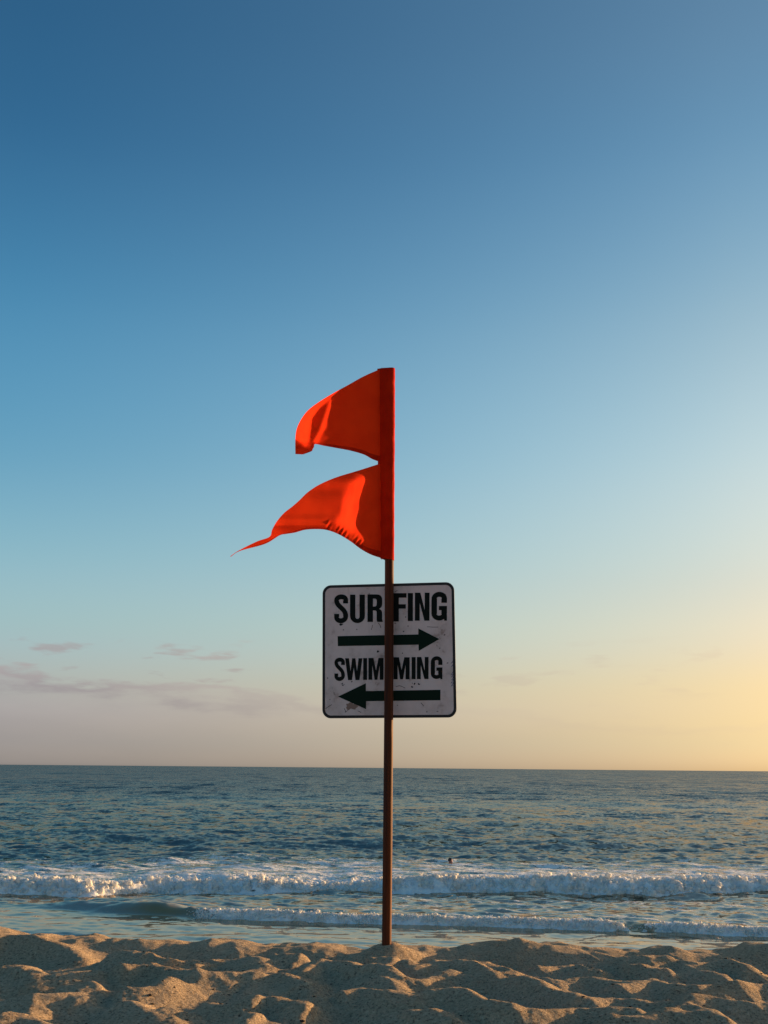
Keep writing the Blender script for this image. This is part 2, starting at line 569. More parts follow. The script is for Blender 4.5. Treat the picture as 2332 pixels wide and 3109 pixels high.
ax = axis(-1.95, 1.95, 0.0062, -420, 420, 1.085)
ay = axis(3.05, 5.5, 0.0075, -260, 34, 1.075)
GX, GY = np.meshgrid(ax, ay)
lx = np.gradient(ax); ly = np.gradient(ay)
LOD = np.maximum(*np.meshgrid(lx, ly))
GZ = sand_height(GX, GY, LOD)
r2 = (GX - POLE[0]) ** 2 + (GY - POLE[1]) ** 2
Z_FOOT = float(GZ.ravel()[np.argmin(r2.ravel())])
print('sand at foot', Z_FOOT)
GZ = GZ + (0.004 - Z_FOOT) * np.exp(-(r2 / 0.13 ** 2) ** 1.3)
beach = link('beach', mesh_np('beach', np.stack([GX, GY, GZ], -1).reshape(-1, 3), grid_faces(len(ay), len(ax))), MSAND)
tag(beach, 'trampled dry sand on the crest of the beach in low evening sun', 'beach', kind='structure')

# ------------------------------------------------------------------ sea
BIG = np.array([(-400, 20), (-60, 35), (-30, 37), (-12.5, 39.1), (-10.2, 39.0), (-8.3, 40.8), (-4, 41.0), (0.1, 41.0), (4, 40.8), (9.6, 40.3), (13.6, 41.5), (30, 43), (60, 44.5), (400, 60)])
SMA = np.array([(-400, 60), (-30, 38), (-12, 34.5), (-7.5, 33.2), (-5.4, 32.7), (0.1, 31.7), (6.8, 30.9), (10.1, 30.0), (20, 28.5), (60, 24), (400, 10)])


def chop(x, y, dr, seed=5):
    r = np.random.default_rng(seed)
    z = 0
    n = 110
    lam = np.exp(np.linspace(math.log(0.34), math.log(34.0), n))
    for i in range(n):
        l = lam[i] * (1 + 0.05 * r.normal())
        th = r.normal(0, 0.55) - 0.10 + (-math.pi / 2)
        if l > 9: th = r.normal(0, 0.22) - math.pi / 2
        sl = 0.050 * (1.0 if l < 1.3 else (1.3 / l) ** 0.8)
        a = sl * l / (2 * math.pi)
        kx, ky = math.cos(th) * 2 * math.pi / l, math.sin(th) * 2 * math.pi / l
        ph = kx * x + ky * y + r.uniform(0, 6.283)
        wgt = 1 - sstep(0.22, 0.5, dr / l)
        z = z + wgt * a * (np.sin(ph) + 0.22 * np.cos(2 * ph))
    return z


def sea_state(x, y, dr):
    d = np.hypot(x, y)
    big = np.interp(x, BIG[:, 0], BIG[:, 1]) + 0.5 * gn(x * 0.33, x * 0 + 3, 81) + 0.22 * gn(x * 1.1, x * 0 + 8, 82)
    sma = np.interp(x, SMA[:, 0], SMA[:, 1]) + 0.10 * gn(x * 0.6, x * 0 + 5, 83) + 0.05 * gn(x * 2.0, x * 0 + 1, 84)
    s = y - big
    q = y - sma
    # how rough the water is: flat swash, churned between the breakers, full chop outside
    calm = 0.19 + 0.39 * sstep(0, 1.2, q) + 0.42 * sstep(4, 16, s)
    calm = calm - 0.12 * sstep(0.5, 3, s) * (1 - sstep(4, 12, s))
    z = chop(x, y, dr) * np.clip(calm, 0, 1)
    # large breaker
    hb = 0.32 * (0.95 + 0.55 * gn(x * 0.22, x * 0 + 2.2, 85) + 0.18 * gn(x * 0.8, x * 0 + 6.2, 86))
    edge = 0.10 * gn(x * 2.3, y * 2.3, 87) + 0.05 * gn(x * 6, y * 6, 88)
    se = s + edge
    prof = np.where(se < 1.0, sstep(-0.05, 0.95, se), 1.0) * np.where(se > 0.5, np.exp(-np.maximum(se - 0.8, 0) / 6.0), 1.0)
    zb = hb * prof - 0.06 * np.exp(-((s + 0.7) / 0.6) ** 2)
    fb = sstep(-0.10, 0.06, se) * (1 - 0.34 * sstep(0.8, 2.2, s)) * (1 - 0.12 * sstep(3, 8, s)) * (1 - sstep(8, 15, s + 2.5 * gn(x * 0.3, y * 0.3, 89)))
    lump = (np.abs(gn(x * 1.7, y * 1.7, 90)) * 0.24 + np.abs(gn(x * 5.3, y * 5.3, 91)) * 0.11 + np.abs(gn(x * 11, y * 11, 92)) * 0.06)
    zb = zb + lump * sstep(0.0, 0.35, se) * np.exp(-np.maximum(se - 0.4, 0) / 1.5) * 0.85
    # older swell lines further out
    for (yo, ho, wd, x0, x1, sd) in ((66, .18, 1.7, -2, 60, 93), (84, .26, 2.2, -3, 15, 94), (80, .26, 2.0, 9, 40, 95), (58, .12, 1.4, -30, -3, 96), (74, .15, 1.8, -60, -9, 97), (105, .2, 2.5, -60, 60, 98)):
        yl = yo + 2.2 * gn(x * 0.06, x * 0 + sd, sd) + 0.5 * gn(x * 0.3, x * 0 + sd, sd + 20)
        e = np.exp(-(np.where(y < yl, (y - yl) / (0.6 * wd), (y - yl) / (1.6 * wd))) ** 2)
        env = sstep(x0 - 4, x0 + 4, x) * (1 - sstep(x1 - 5, x1 + 5, x)) * (0.6 + 0.5 * gn(x * 0.12, x * 0 + 2 * sd, sd + 3))
        zb = zb + ho * e * np.clip(env, 0, 1)
    # small breaker near the sand
    env = sstep(-11.5, -6.5, x) * 1.0
    hs = 0.17 * env * (1 + 0.9 * np.exp(-((x + 6.7) / 1.4) ** 2)) * (0.95 + 0.22 * gn(x * 0.5, x * 0 + 4.4, 99))
    brk = sstep(-5.8, -4.3, x + 0.5 * gn(x * 3, y * 3, 100)) * (1 - 0.9 * sstep(6.2, 6.8, x + 0.5 * gn(x * 4, y * 4, 107)) * (1 - sstep(6.9, 8.0, x + 0.7 * gn(x * 3, y * 4, 108))))
    e2 = 0.06 * gn(x * 3.6, y * 3.6, 101) + 0.03 * gn(x * 8, y * 8, 102)
    qe = q + e2 * brk
    wid = 0.85 - 0.55 * brk
    p2 = np.clip(qe / wid, 0, 1); p2 = p2 * p2 * (3 - 2 * p2)
    p2 = p2 * np.where(qe > 0.35, np.exp(-np.maximum(qe - 0.35, 0) / 1.3), 1)
    zs = hs * p2 - 0.03 * np.exp(-((q + 0.4) / 0.4) ** 2) * env
    l2 = np.abs(gn(x * 4.6, y * 4.6, 103)) * 0.075 + np.abs(gn(x * 10, y * 10, 104)) * 0.045
    zs = zs + l2 * sstep(0, 0.2, qe) * np.exp(-np.maximum(qe - 0.2, 0) / 0.5) * brk * env
    fs = brk * env * sstep(-0.04, 0.03, qe) * (1 - 0.55 * sstep(0.3, 0.8, q)) * (1 - sstep(0.6, 3.2, q + gn(x, y * 1.2, 105)))
    wash = 0.42 * sstep(0.4, 1.2, q) * (1 - sstep(-1.2, -0.3, s)) * sstep(-3.5, 1.0, x + 2 * gn(x * 0.4, y * 0.5, 106))
    fb = fb * (0.95 + 0.22 * gn(x * 0.9, y * 1.3, 109))
    foam = np.clip(np.maximum(np.maximum(fb, fs), wash), 0, 1)
    face = np.clip(env * (1 - brk) * np.exp(-((q - 0.35) / 0.42) ** 2) * (np.exp(-((x + 6.3) / 1.5) ** 2) + np.exp(-((x - 7.1) / 0.8) ** 2)), 0, 1)
    silt = np.clip(0.9 * (1 - sstep(30, 50, y)) + 0.7 * env * (1 - brk) * np.exp(-((q - 0.3) / 0.5) ** 2), 0, 1)
    return z + zb + zs, foam, silt, np.clip(calm, 0.06, 1), face


el = [R(16), R(14), R(12), R(10.5), R(9.6)]
e = R(9.0)
while e > R(0.012):
    el.append(e)
    e -= R(0.0125) if e > R(0.12) else e * 0.10
rows = np.array([4.2 / math.tan(a) for a in el] + [30000.0])
az = np.radians(axis(-21.5, 21.5, 0.062, -88, 88, 1.13))
RR, AA = np.meshgrid(rows, az, indexing='ij')
SX = RR * np.sin(AA); SY = RR * np.cos(AA)
DR = np.gradient(rows)[:, None] * np.ones_like(AA)
DR = np.maximum(DR * 0.8, RR * np.gradient(az)[None, :])
SZ, FOAM, SILT, CALM, FACE = sea_state(SX, SY, DR)
me = mesh_np('sea', np.stack([SX, SY, SEA + SZ], -1).reshape(-1, 3), grid_faces(len(rows), len(az), flip=True))
for nm, arr in (('foam', FOAM), ('silt', SILT), ('calm', CALM), ('face', FACE), ('far', sstep(45, 220, RR))):
    at = me.attributes.new(nm, 'FLOAT', 'POINT')
    at.data.foreach_set('value', arr.astype(np.float32).ravel())
sea = link('sea', me, MSEA)
tag(sea, 'choppy grey-green sea with two lines of surf reaching to the horizon', 'sea', kind='structure')

# ------------------------------------------------------------------ foam thrown up by the breakers
ico = bmesh.new(); bmesh.ops.create_icosphere(ico, subdivisions=1, radius=1.0)
I0 = np.array([v.co[:] for v in ico.verts]); F0 = np.array([[v.index for v in f.verts] for f in ico.faces]); ico.free()
ico = bmesh.new(); bmesh.ops.create_icosphere(ico, subdivisions=2, radius=1.0)
I1 = np.array([v.co[:] for v in ico.verts]); F1 = np.array([[v.index for v in f.verts] for f in ico.faces]); ico.free()


def clumps(name, label, pts, rad, base, faces, mat, seed):
    r = np.random.default_rng(seed)
    n = len(pts)
    V = base[None] * (1 + r.uniform(-0.32, 0.32, (n, len(base), 1)))
    V = V * rad[:, None, None] * r.uniform(0.7, 1.35, (n, 1, 3))
    V = V + pts[:, None, :]
    F = faces[None] + (np.arange(n) * len(base))[:, None, None]
    return V.reshape(-1, 3), F.reshape(-1, 3)


def surf(name, label, line, x0, x1, n, spread, rmin, rmax, crest_s, jump, seed, keep=None):
    r = np.random.default_rng(seed)
    x = r.uniform(x0, x1, n * 2)
    if keep is not None:
        x = x[keep(x)]
    x = x[:n]
    ln = np.interp(x, line[:, 0], line[:, 1])
    y = ln + np.abs(r.normal(0, spread, len(x))) * 0.9 + 0.06
    z, fo, _, _, _ = sea_state(x, y, np.full(len(x), 0.06))
    ok = fo > 0.42
    x, y, z = x[ok], y[ok], z[ok]
    rad = rmin * (rmax / rmin) ** (r.random(len(x)) ** 2.2)
    pts = np.stack([x, y, SEA + z + rad * r.uniform(-0.5, 0.35, len(x))], -1)
    V1, Fa = clumps(name, label, pts, rad, I0, F0, MFOAM, seed)
    # droplets flying off the crest
    m_ = n // 2
    x = r.uniform(x0, x1, m_)
    if keep is not None:
        x = x[keep(x)]
    pk = 0.5 + 0.5 * gn(x * 1.7, x * 0 + 7, seed)
    y = np.interp(x, line[:, 0], line[:, 1]) + crest_s + r.normal(0, 0.10, len(x))
    z, fo, _, _, _ = sea_state(x, y, np.full(len(x), 0.06))
    rad2 = r.uniform(0.008, 0.026, len(x)) * (1.0 if rmax > 0.08 else 0.7)
    z = z + r.exponential(jump, len(x)) * np.clip(pk, 0.1, 1)
    V2, Fb = clumps(name, label, np.stack([x, y, SEA + z], -1), rad2, I0, F0, MFOAM, seed + 1)
    o = link(name, mesh_np(name, np.concatenate([V1, V2]), np.concatenate([Fa, Fb + len(V1)])), MFOAM)
    return tag(o, label, 'foam', kind='stuff')


surf('surf_foam', 'thick white foam tumbling along the larger breaker', BIG, -19, 19, 3600, 0.7, 0.03, 0.13, 0.75, 0.06, 11)
surf('surf_foam', 'low line of white foam on the small wave near the sand', SMA, -5.6, 14, 2600, 0.20, 0.02, 0.06, 0.25, 0.03, 21)


# ------------------------------------------------------------------ sign post: pole and sign
m = Mat('weathered_wood')
o_ = m.obj()
gr = m.noise(m.mapping(o_, (38, 38, 1.1)), 1.0, 5, 0.6)
gr2 = m.noise(m.mapping(o_, (120, 120, 5)), 1.0, 3, 0.6)
bl = m.noise(m.mapping(o_, (3, 3, 1.6)), 1.0, 3)
wc = m.mix(m.smooth(gr, 0.3, 0.7), (0.028, 0.006, 0.002, 1), (0.125, 0.029, 0.007, 1))
wc = m.mix(m.smooth(bl, 0.45, 0.7, 0.0, 0.6), wc, (0.06, 0.018, 0.007, 1))
wc = m.mix(m.smooth(gr2, 0.62, 0.72, 0.0, 0.6), wc, (0.05, 0.02, 0.010, 1))
MWOOD = m.done(m.bsdf(wc, 0.6, 0.15, Normal=m.bump(gr, 0.002, 0.6)))

post = empty('sign_post', (POLE[0], POLE[1], -0.012))
tag(post, 'round brown wooden post in the sand carrying a white surfing and swimming sign', 'sign post')
Z0 = -0.012
TOP = 2.62
nz, na = 260, 40
zz = np.linspace(-0.35, TOP, nz)
aa = np.linspace(0, 2 * math.pi, na, endpoint=False)
ZZ, PA = np.meshgrid(zz, aa, indexing='ij')
rad = 0.0207 * (1 + 0.025 * gn(ZZ * 1.3, PA * 0 + 2, 201) + 0.02 * gn(ZZ * 3, np.cos(PA) * 1.2 + 5 * np.sin(PA), 202))
# the long scar low on the sunny side, where a strip of wood has split away
dpa = PA - R(-52)
gouge = np.exp(-(dpa / 0.34) ** 2) * sstep(0.245, 0.27, ZZ) * (1 - sstep(0.36, 0.44, ZZ))
rad = rad - 0.0035 * gouge + 0.0016 * np.exp(-((np.abs(dpa) - 0.42) / 0.10) ** 2) * sstep(0.24, 0.26, ZZ) * (1 - sstep(0.40, 0.45, ZZ))
for zk, ak, hk in ((0.92, -1.2, .0012), (1.05, -0.9, -.001), (1.58, -0.6, .0012), (0.6, -1.4, .001)):
    rad = rad + hk * np.exp(-((ZZ - zk) / 0.03) ** 2 - ((PA - (2 * math.pi + ak)) / 0.3) ** 2)
LEANX = -0.0024
bend = LEANX * ZZ + 0.004 * np.sin(ZZ * 1.3)
co = np.stack([rad * np.cos(PA) + bend, rad * np.sin(PA), ZZ], -1).reshape(-1, 3)
idx = np.arange(nz * na).reshape(nz, na)
fc = np.stack([idx[:-1], np.roll(idx[:-1], -1, 1), np.roll(idx[1:], -1, 1), idx[1:]], -1).reshape(-1, 4)
me = mesh_np('pole', co, fc)
bm = bmesh.new(); bm.from_mesh(me); bm.faces.new([bm.verts[i] for i in idx[-1]] if not bm.verts.ensure_lookup_table() else None); bm.to_mesh(me); bm.free()
pole = link('pole', me, MWOOD, post)


def pole_x(z):
    """world x of the pole's axis at world height z"""
    zl = z - Z0
    return POLE[0] + LEANX * zl + 0.004 * math.sin(zl * 1.3)


# sign: local frame, x to the right, z up, -y to the viewer
SW, SH = 0.6217, 0.6156
m = Mat('white_sign_face')
o_ = m.obj()
d1 = m.noise(o_, 7.0, 5, 0.65)
d2 = m.noise(m.mapping(o_, (1, 1, 1), loc=(3, 1, 5)), 22.0, 4, 0.7)
d3 = m.noise(m.mapping(o_, (30, 30, 6)), 1.0, 3, 0.6)
fc_ = m.mix(m.smooth(d1, 0.35, 0.75), (0.60, 0.50, 0.485, 1), (0.48, 0.385, 0.365, 1))
stain = m.math('MULTIPLY', m.smooth(d1, 0.50, 0.68), m.smooth(d2, 0.45, 0.66))
fc_ = m.mix(m.math('MULTIPLY', stain, 0.75), fc_, (0.17, 0.105, 0.08, 1))
fc_ = m.mix(m.smooth(d3, 0.62, 0.8, 0.0, 0.35), fc_, (0.30, 0.24, 0.21, 1))
vo = m.nd('ShaderNodeTexVoronoi', {'Vector': o_, 'Scale': 26.0})
dot = m.math('MULTIPLY', m.smooth(vo.outputs['Distance'], 0.05, 0.12, 1.0, 0.0), m.smooth(m.nd('ShaderNodeSeparateColor', {0: vo.outputs['Color']}).outputs[1], 0.90, 0.93))
fc_ = m.mix(m.math('MULTIPLY', dot, 0.8), fc_, (0.05, 0.045, 0.045, 1))
MFACE = m.done(m.bsdf(fc_, 0.38, 0.4))
m = Mat('black_green_print')
o_ = m.obj()
MPRINT = m.done(m.bsdf(m.mix(m.smooth(m.noise(o_, 30.0, 4, 0.7), 0.62, 0.74, 0.0, 0.55), (0.003, 0.006, 0.005, 1), (0.03, 0.03, 0.028, 1)), 0.6, 0.10))
m = Mat('dark_green_print')
o_ = m.obj()
MGREEN = m.done(m.bsdf(m.mix(m.smooth(m.noise(o_, 30.0, 4, 0.7), 0.62, 0.76, 0.0, 0.5), (0.002, 0.013, 0.007, 1), (0.02, 0.035, 0.028, 1)), 0.6, 0.10))
MBORDER = simple('black_border_paint', (0.008, 0.009, 0.011), 0.45, 0.3)
MMETAL = simple('bare_aluminium', (0.45, 0.45, 0.46), 0.4)
MCHIP = simple('worn_brown_patch', (0.24, 0.16, 0.13), 0.8, 0.2)
MINK = simple('black_marker', (0.012, 0.012, 0.014), 0.6, 0.2)
MBLUE = simple('blue_pen', (0.02, 0.035, 0.14), 0.6, 0.2)

YAW, PIT, ROLS = -0.1656, 0.0558, -0.0075
SM = Matrix.Rotation(YAW, 3, 'Z') @ Matrix.Rotation(PIT, 3, 'X') @ Matrix.Rotation(ROLS, 3, 'Y')
sign_c = Vector((0.0253, 5.0275, 1.2705))
SMAT = Matrix.Translation(sign_c) @ SM.to_4x4()
POSTM = Matrix.Translation((POLE[0], POLE[1], Z0))


def poly_curve(name, loops, depth, y, mat, parent, bevel=0.0, local=True):
    """flat shape (with holes) in the sign's plane, extruded by depth; y is its front face"""
    cu = bpy.data.curves.new(name, 'CURVE')
    cu.dimensions = '2D'; cu.fill_mode = 'BOTH'
    cu.extrude = depth / 2; cu.bevel_depth = bevel; cu.bevel_resolution = 2
    for lp in loops:
        sp = cu.splines.new('POLY')
        sp.points.add(len(lp) - 1)
        for i, (a, b) in enumerate(lp):
            sp.points[i].co = (a, b, 0, 1)
        sp.use_cyclic_u = True
    tmp = bpy.data.objects.new('tmp', cu)
    C.objects.link(tmp)
    bpy.context.view_layer.update()
    me = bpy.data.meshes.new_from_object(tmp.evaluated_get(bpy.context.evaluated_depsgraph_get()))
    bpy.data.objects.remove(tmp); bpy.data.curves.remove(cu)
    me.name = name
    # curve plane xy -> sign plane xz, front towards -y
    me.transform(Matrix(((1, 0, 0, 0), (0, 0, -1, y + depth / 2), (0, 1, 0, 0), (0, 0, 0, 1))))
    o = link(name, me, mat, parent, smooth=False)
    return o


def rrect(w, h, r, n=10):
    pts = []
    for cx, cy, a0 in ((w / 2 - r, h / 2 - r, 0), (-w / 2 + r, h / 2 - r, 90), (-w / 2 + r, -h / 2 + r, 180), (w / 2 - r, -h / 2 + r, 270)):
        for k in range(n + 1):
            a = R(a0 + 90 * k / n)
            pts.append((cx + r * math.cos(a), cy + r * math.sin(a)))
    return pts


panel = poly_curve('sign_panel', [rrect(SW, SH, 0.040)], 0.0030, 0.0, MMETAL, post, 0.0)
panel.matrix_parent_inverse = Matrix.Identity(4)
panel.matrix_basis = POSTM.inverted() @ SMAT
poly_curve('face_sheet', [rrect(SW - 0.026, SH - 0.026, 0.029)], 0.0006, -0.0007, MFACE, panel)
poly_curve('border', [rrect(SW - 0.002, SH - 0.002, 0.039), rrect(SW - 0.0255, SH - 0.0255, 0.0292)], 0.0012, -0.0012, MBORDER, panel)

# printed shapes are given in pixels of a close-up of the sign and brought into its plane by a homography
src = np.array([(104, 130), (1513, 93), (1546, 1550), (99, 1557)], float)
dst = np.array([(-SW / 2, SH / 2), (SW / 2, SH / 2), (SW / 2, -SH / 2), (-SW / 2, -SH / 2)])
A = []
for (x, y), (u, v) in zip(src, dst):
    A.append([x, y, 1, 0, 0, 0, -u * x, -u * y]); A.append([0, 0, 0, x, y, 1, -v * x, -v * y])
HM = np.append(np.linalg.solve(np.array(A), dst.ravel()), 1).reshape(3, 3)


def to_sign(pts):
    p = np.c_[np.asarray(pts, float), np.ones(len(pts))] @ HM.T
    return [tuple(q) for q in p[:, :2] / p[:, 2:]]


def arc(cx, cy, rx, ry, a0, a1, n=12):
    return [(cx + rx * math.cos(R(a0 + (a1 - a0) * k / n)), cy + ry * math.sin(R(a0 + (a1 - a0) * k / n))) for k in range(n + 1)]


def stroke(line, hx, hy):
    """outline of a pen with half widths hx, hy drawn along a line"""
    P = np.array(line, float)
    T = np.gradient(P, axis=0); T /= np.linalg.norm(T, axis=1)[:, None]
    Nn = np.stack([-T[:, 1] * hx, T[:, 0] * hy], -1)
    return [tuple(p) for p in P + Nn] + [tuple(p) for p in (P - Nn)[::-1]]


def bez(p0, p1, p2, p3, n=14):
    t = np.linspace(0, 1, n)[:, None]
    p0, p1, p2, p3 = map(np.array, (p0, p1, p2, p3))
    return [tuple(q) for q in (1 - t) ** 3 * p0 + 3 * (1 - t) ** 2 * t * p1 + 3 * (1 - t) * t * t * p2 + t ** 3 * p3]


def glyph(ch):
    """outlines in a box 0..1 wide, 0 (bottom) .. 1 (top); list of pieces, each a list of loops"""
    if ch == 'I':
        return [[[(0, 0), (0, 1), (1, 1), (1, 0)]]]
    if ch == 'N':
        return [[[(0, 0), (0, 1), (.37, 1), (.67, .38), (.67, 1), (1, 1), (1, 0), (.65, 0), (.33, .64), (.33, 0)]]]
    if ch == 'F':
        return [[[(0, 0), (0, 1), (1, 1), (1, .84), (.41, .84), (.41, .61), (.95, .61), (.95, .455), (.41, .455), (.41, 0)]]]
    if ch == 'M':
        return [[[(0, 0), (0, 1), (.335, 1), (.5, .42), (.665, 1), (1, 1), (1, 0), (.745, 0), (.745, .66), (.59, 0), (.41, 0), (.255, .66), (.255, 0)]]]
    if ch == 'W':
        return [[[(0, 1), (.225, 1), (.315, .40), (.405, 1), (.595, 1), (.685, .40), (.775, 1), (1, 1), (.83, 0), (.60, 0), (.5, .58), (.40, 0), (.17, 0)]]]
    if ch == 'U':
        o = [(0, 1), (.36, 1), (.36, .25)] + arc(.5, .22, .14, .085, 180, 360) + [(.64, .25), (.64, 1), (1, 1), (1, .27)]
        o += arc(.5, .24, .5, .255, 0, -180, 18) + [(0, .27)]
        return [[o]]
    if ch == 'R':
        o = [(0, 0), (0, 1), (.56, 1)] + bez((.6, 1), (.88, .99), (.97, .92), (.97, .76)) + bez((.97, .68), (.97, .57), (.9, .51), (.76, .475))
        o += bez((.8, .465), (.94, .43), (.96, .38), (.96, .30)) + [(.965, .1), (1.02, 0), (.64, 0), (.60, .08), (.60, .31)] + bez((.60, .33), (.60, .40), (.56, .415), (.48, .415), 6) + [(.36, .415), (.36, 0)]
        c = [(.36, .845), (.36, .56), (.46, .56)] + bez((.49, .56), (.57, .565), (.61, .60), (.61, .70), 8) + bez((.61, .73), (.61, .81), (.57, .845), (.46, .845), 8)
        return [[o, c]]
    if ch == 'S':
        c = bez((.82, .69), (.82, .75), (.82, .80), (.82, .82), 5)[:-1] + bez((.82, .82), (.82, .96), (.18, .96), (.18, .80), 16)[:-1] + bez((.18, .80), (.18, .56), (.82, .53), (.82, .24), 20)[:-1] + bez((.82, .24), (.82, .03), (.18, .03), (.18, .20), 16)[:-1] + bez((.18, .20), (.18, .23), (.18, .27), (.18, .32), 5)
        return [[stroke(c, .18, .088)]]
    if ch == 'G':
        c = bez((.82, .62), (.82, .68), (.82, .74), (.82, .77), 5)[:-1] + bez((.82, .77), (.82, .965), (.18, .965), (.18, .75), 16)[:-1] + [(.18, y_) for y_ in (.7, .6, .5, .4, .3)] + bez((.18, .25), (.18, .04), (.80, .04), (.82, .24), 16)[:-1] + [(.82, .28), (.82, .36), (.82, .44), (.82, .512)]
        return [[stroke(c, .18, .086)], [[(.48, .365), (.48, .51), (.66, .51), (.66, .365)]], [[(.83, 0), (.80, .10), (.88, .22), (1.0, .22), (1.0, 0)]]]


LET = [('S', 228, 378, 229, 532), ('U', 398, 557, 229, 529), ('R', 585, 748, 226, 521), ('F', 864, 1003, 213, 517), ('I', 1017, 1072, 212, 512), ('N', 1093, 1250, 208, 508), ('G', 1270, 1437, 199, 508),
       ('S', 230, 343, 906, 1152), ('W', 345, 531, 910, 1145), ('I', 539, 581, 908, 1143), ('M', 595, 758, 907, 1142), ('M', 865, 1038, 900, 1137), ('I', 1059, 1102, 898, 1136), ('N', 1116, 1241, 897, 1135), ('G', 1265, 1390, 889, 1136)]
for i, (ch, x0, x1, y0, y1) in enumerate(LET):
    parts = glyph(ch)
    first = None
    for k, loops in enumerate(parts):
        lp = [to_sign([(x0 + u * (x1 - x0), y1 - v * (y1 - y0) ) for u, v in l]) for l in loops]
        o = poly_curve('letter', lp, 0.0004 + 0.0002 * k, -0.0012 - 0.0002 * k, MPRINT, panel)
        if first is None:
            first = o
        else:                                    # pieces of one letter are one mesh
            bm = bmesh.new(); bm.from_mesh(first.data); bm.from_mesh(o.data); bm.to_mesh(first.data); bm.free()
            bpy.data.objects.remove(o)
    first['label'] = 'black printed letter ' + ch
for pts, lb in (([(265, 673), (1130, 655), (1130, 590), (1357, 705), (1135, 832), (1132, 765), (267, 780)], 'dark green arrow pointing right'),
                ([(268, 1322), (568, 1178), (568, 1263), (1370, 1250), (1370, 1363), (570, 1372), (570, 1458)], 'dark green arrow pointing left')):
    o = poly_curve('arrow', [to_sign(pts)], 0.0004, -0.0012, MGREEN, panel)
    o['label'] = lb


def blob(cx, cy, rx, ry, seed, rough=0.35, n=26):
    r = random.Random(seed)
    ph = [r.uniform(0, 6.28) for _ in range(5)]
    out = []
    for k in range(n):
        a = 2 * math.pi * k / n
        q = 1 + rough * (0.5 * math.sin(2 * a + ph[0]) + 0.35 * math.sin(3 * a + ph[1]) + 0.3 * math.sin(5 * a + ph[2]) + 0.25 * math.sin(9 * a + ph[3]))
        out.append((cx + rx * q * math.cos(a), cy + ry * q * math.sin(a)))
    return out


o = poly_curve('worn_patch', [to_sign(blob(412, 1425, 50, 46, 4, 0.45))], 0.0003, -0.0011, MCHIP, panel)
o['label'] = 'brown patch where the paint has come off'
for i, (cx, cy, rx, ry) in enumerate(((1091, 1185, 9, 10), (1137, 1189, 11, 9), (1064, 1219, 10, 10), (416, 1162, 9, 6), (972, 622, 9, 6), (1362, 804, 4, 7), (1338, 1484, 10, 4), (697, 838, 14, 10), (302, 548, 22, 10), (882, 535, 9, 5), (1445, 962, 9, 5), (1412, 660, 8, 6), (960, 857, 6, 6), (1330, 778, 4, 5))):
    poly_curve('spot', [to_sign(blob(cx, cy, rx, ry, 30 + i))], 0.0002, -0.0010, MINK, panel)
SCR = [[(625, 606), (635, 580), (637, 552)], [(870, 205), (890, 192), (905, 184)], [(1225, 573), (1290, 577), (1345, 576)], [(135, 1452), (165, 1430), (203, 1408)], [(225, 1272), (228, 1305)],
       [(335, 1448), (348, 1475), (345, 1492), (372, 1472)], [(480, 1476), (500, 1484), (516, 1494)], [(300, 1190), (322, 1172), (312, 1205), (345, 1185), (322, 1205)], [(1065, 1172), (1068, 1185)],
       [(700, 532), (722, 560), (728, 585)], [(890, 1215), (930, 1205), (968, 1220), (990, 1232)], [(1160, 1390), (1190, 1425)], [(655, 1075), (672, 1068)]]
for ln in SCR:
    P = np.array(ln, float)
    if len(P) > 2:
        t = np.linspace(0, len(P) - 1, 4 * len(P)); P = np.c_[np.interp(t, range(len(P)), P[:, 0]), np.interp(t, range(len(P)), P[:, 1])]
    poly_curve('scratch', [to_sign(stroke(P, 2.6, 2.6))], 0.0002, -0.0010, MINK, panel)
scr = []
for k, yy_ in enumerate((950, 985, 1075, 1100, 1130, 1165, 1195)):
    xr = 1497 + 3 * math.sin(k * 2.1)
    P = [(xr + 10, yy_ - 22), (xr - 2, yy_ + 2), (xr - 16, yy_ + 22), (xr - 4, yy_ + 6), (xr + 8, yy_ + 12)]
    poly_curve('pen_stroke', [to_sign(stroke(P, 2.4, 2.4))], 0.0002, -0.0010, MBLUE, panel)
# bolts that hold the panel to the post, on the far side
for zb in (0.20, -0.20):
    bm = bmesh.new()
    bmesh.ops.create_cone(bm, cap_ends=True, segments=6, radius1=0.008, radius2=0.008, depth=0.007, matrix=Matrix.Translation((0, 0.0068, zb)) @ Matrix.Rotation(math.pi / 2, 4, 'X'))
    me = bpy.data.meshes.new('bolt'); bm.to_mesh(me); bm.free()
    link('bolt', me, MMETAL, panel, smooth=False)

# ------------------------------------------------------------------ flag
m = Mat('red_flag_cloth')
o_ = m.obj()
wv = m.noise(o_, 420.0, 2)
lg = m.noise(o_, 9.0, 3)
cc_ = m.mix(m.smooth(lg, 0.3, 0.7), (0.78, 0.031, 0.003, 1), (0.87, 0.041, 0.004, 1))
bn = m.bump(wv, 0.0006, 0.5)
dif = m.bsdf(cc_, 0.9, 0.04, Normal=bn)
tr = m.nd('ShaderNodeBsdfTranslucent', {'Color': (0.75, 0.035, 0.008, 1)}).outputs[0]
MFLAG = m.done(m.nd('ShaderNodeMixShader', {0: 0.22, 1: dif, 2: tr}).outputs[0])

m = Mat('doubled_red_cloth')
o_ = m.obj()
cc2 = m.mix(m.smooth(m.noise(o_, 14.0, 3), 0.3, 0.7), (0.42, 0.012, 0.002, 1), (0.52, 0.018, 0.002, 1))
MDOUBLE = m.done(m.bsdf(cc2, 0.9, 0.04, Normal=m.bump(m.noise(o_, 420.0, 2), 0.0006, 0.5)))

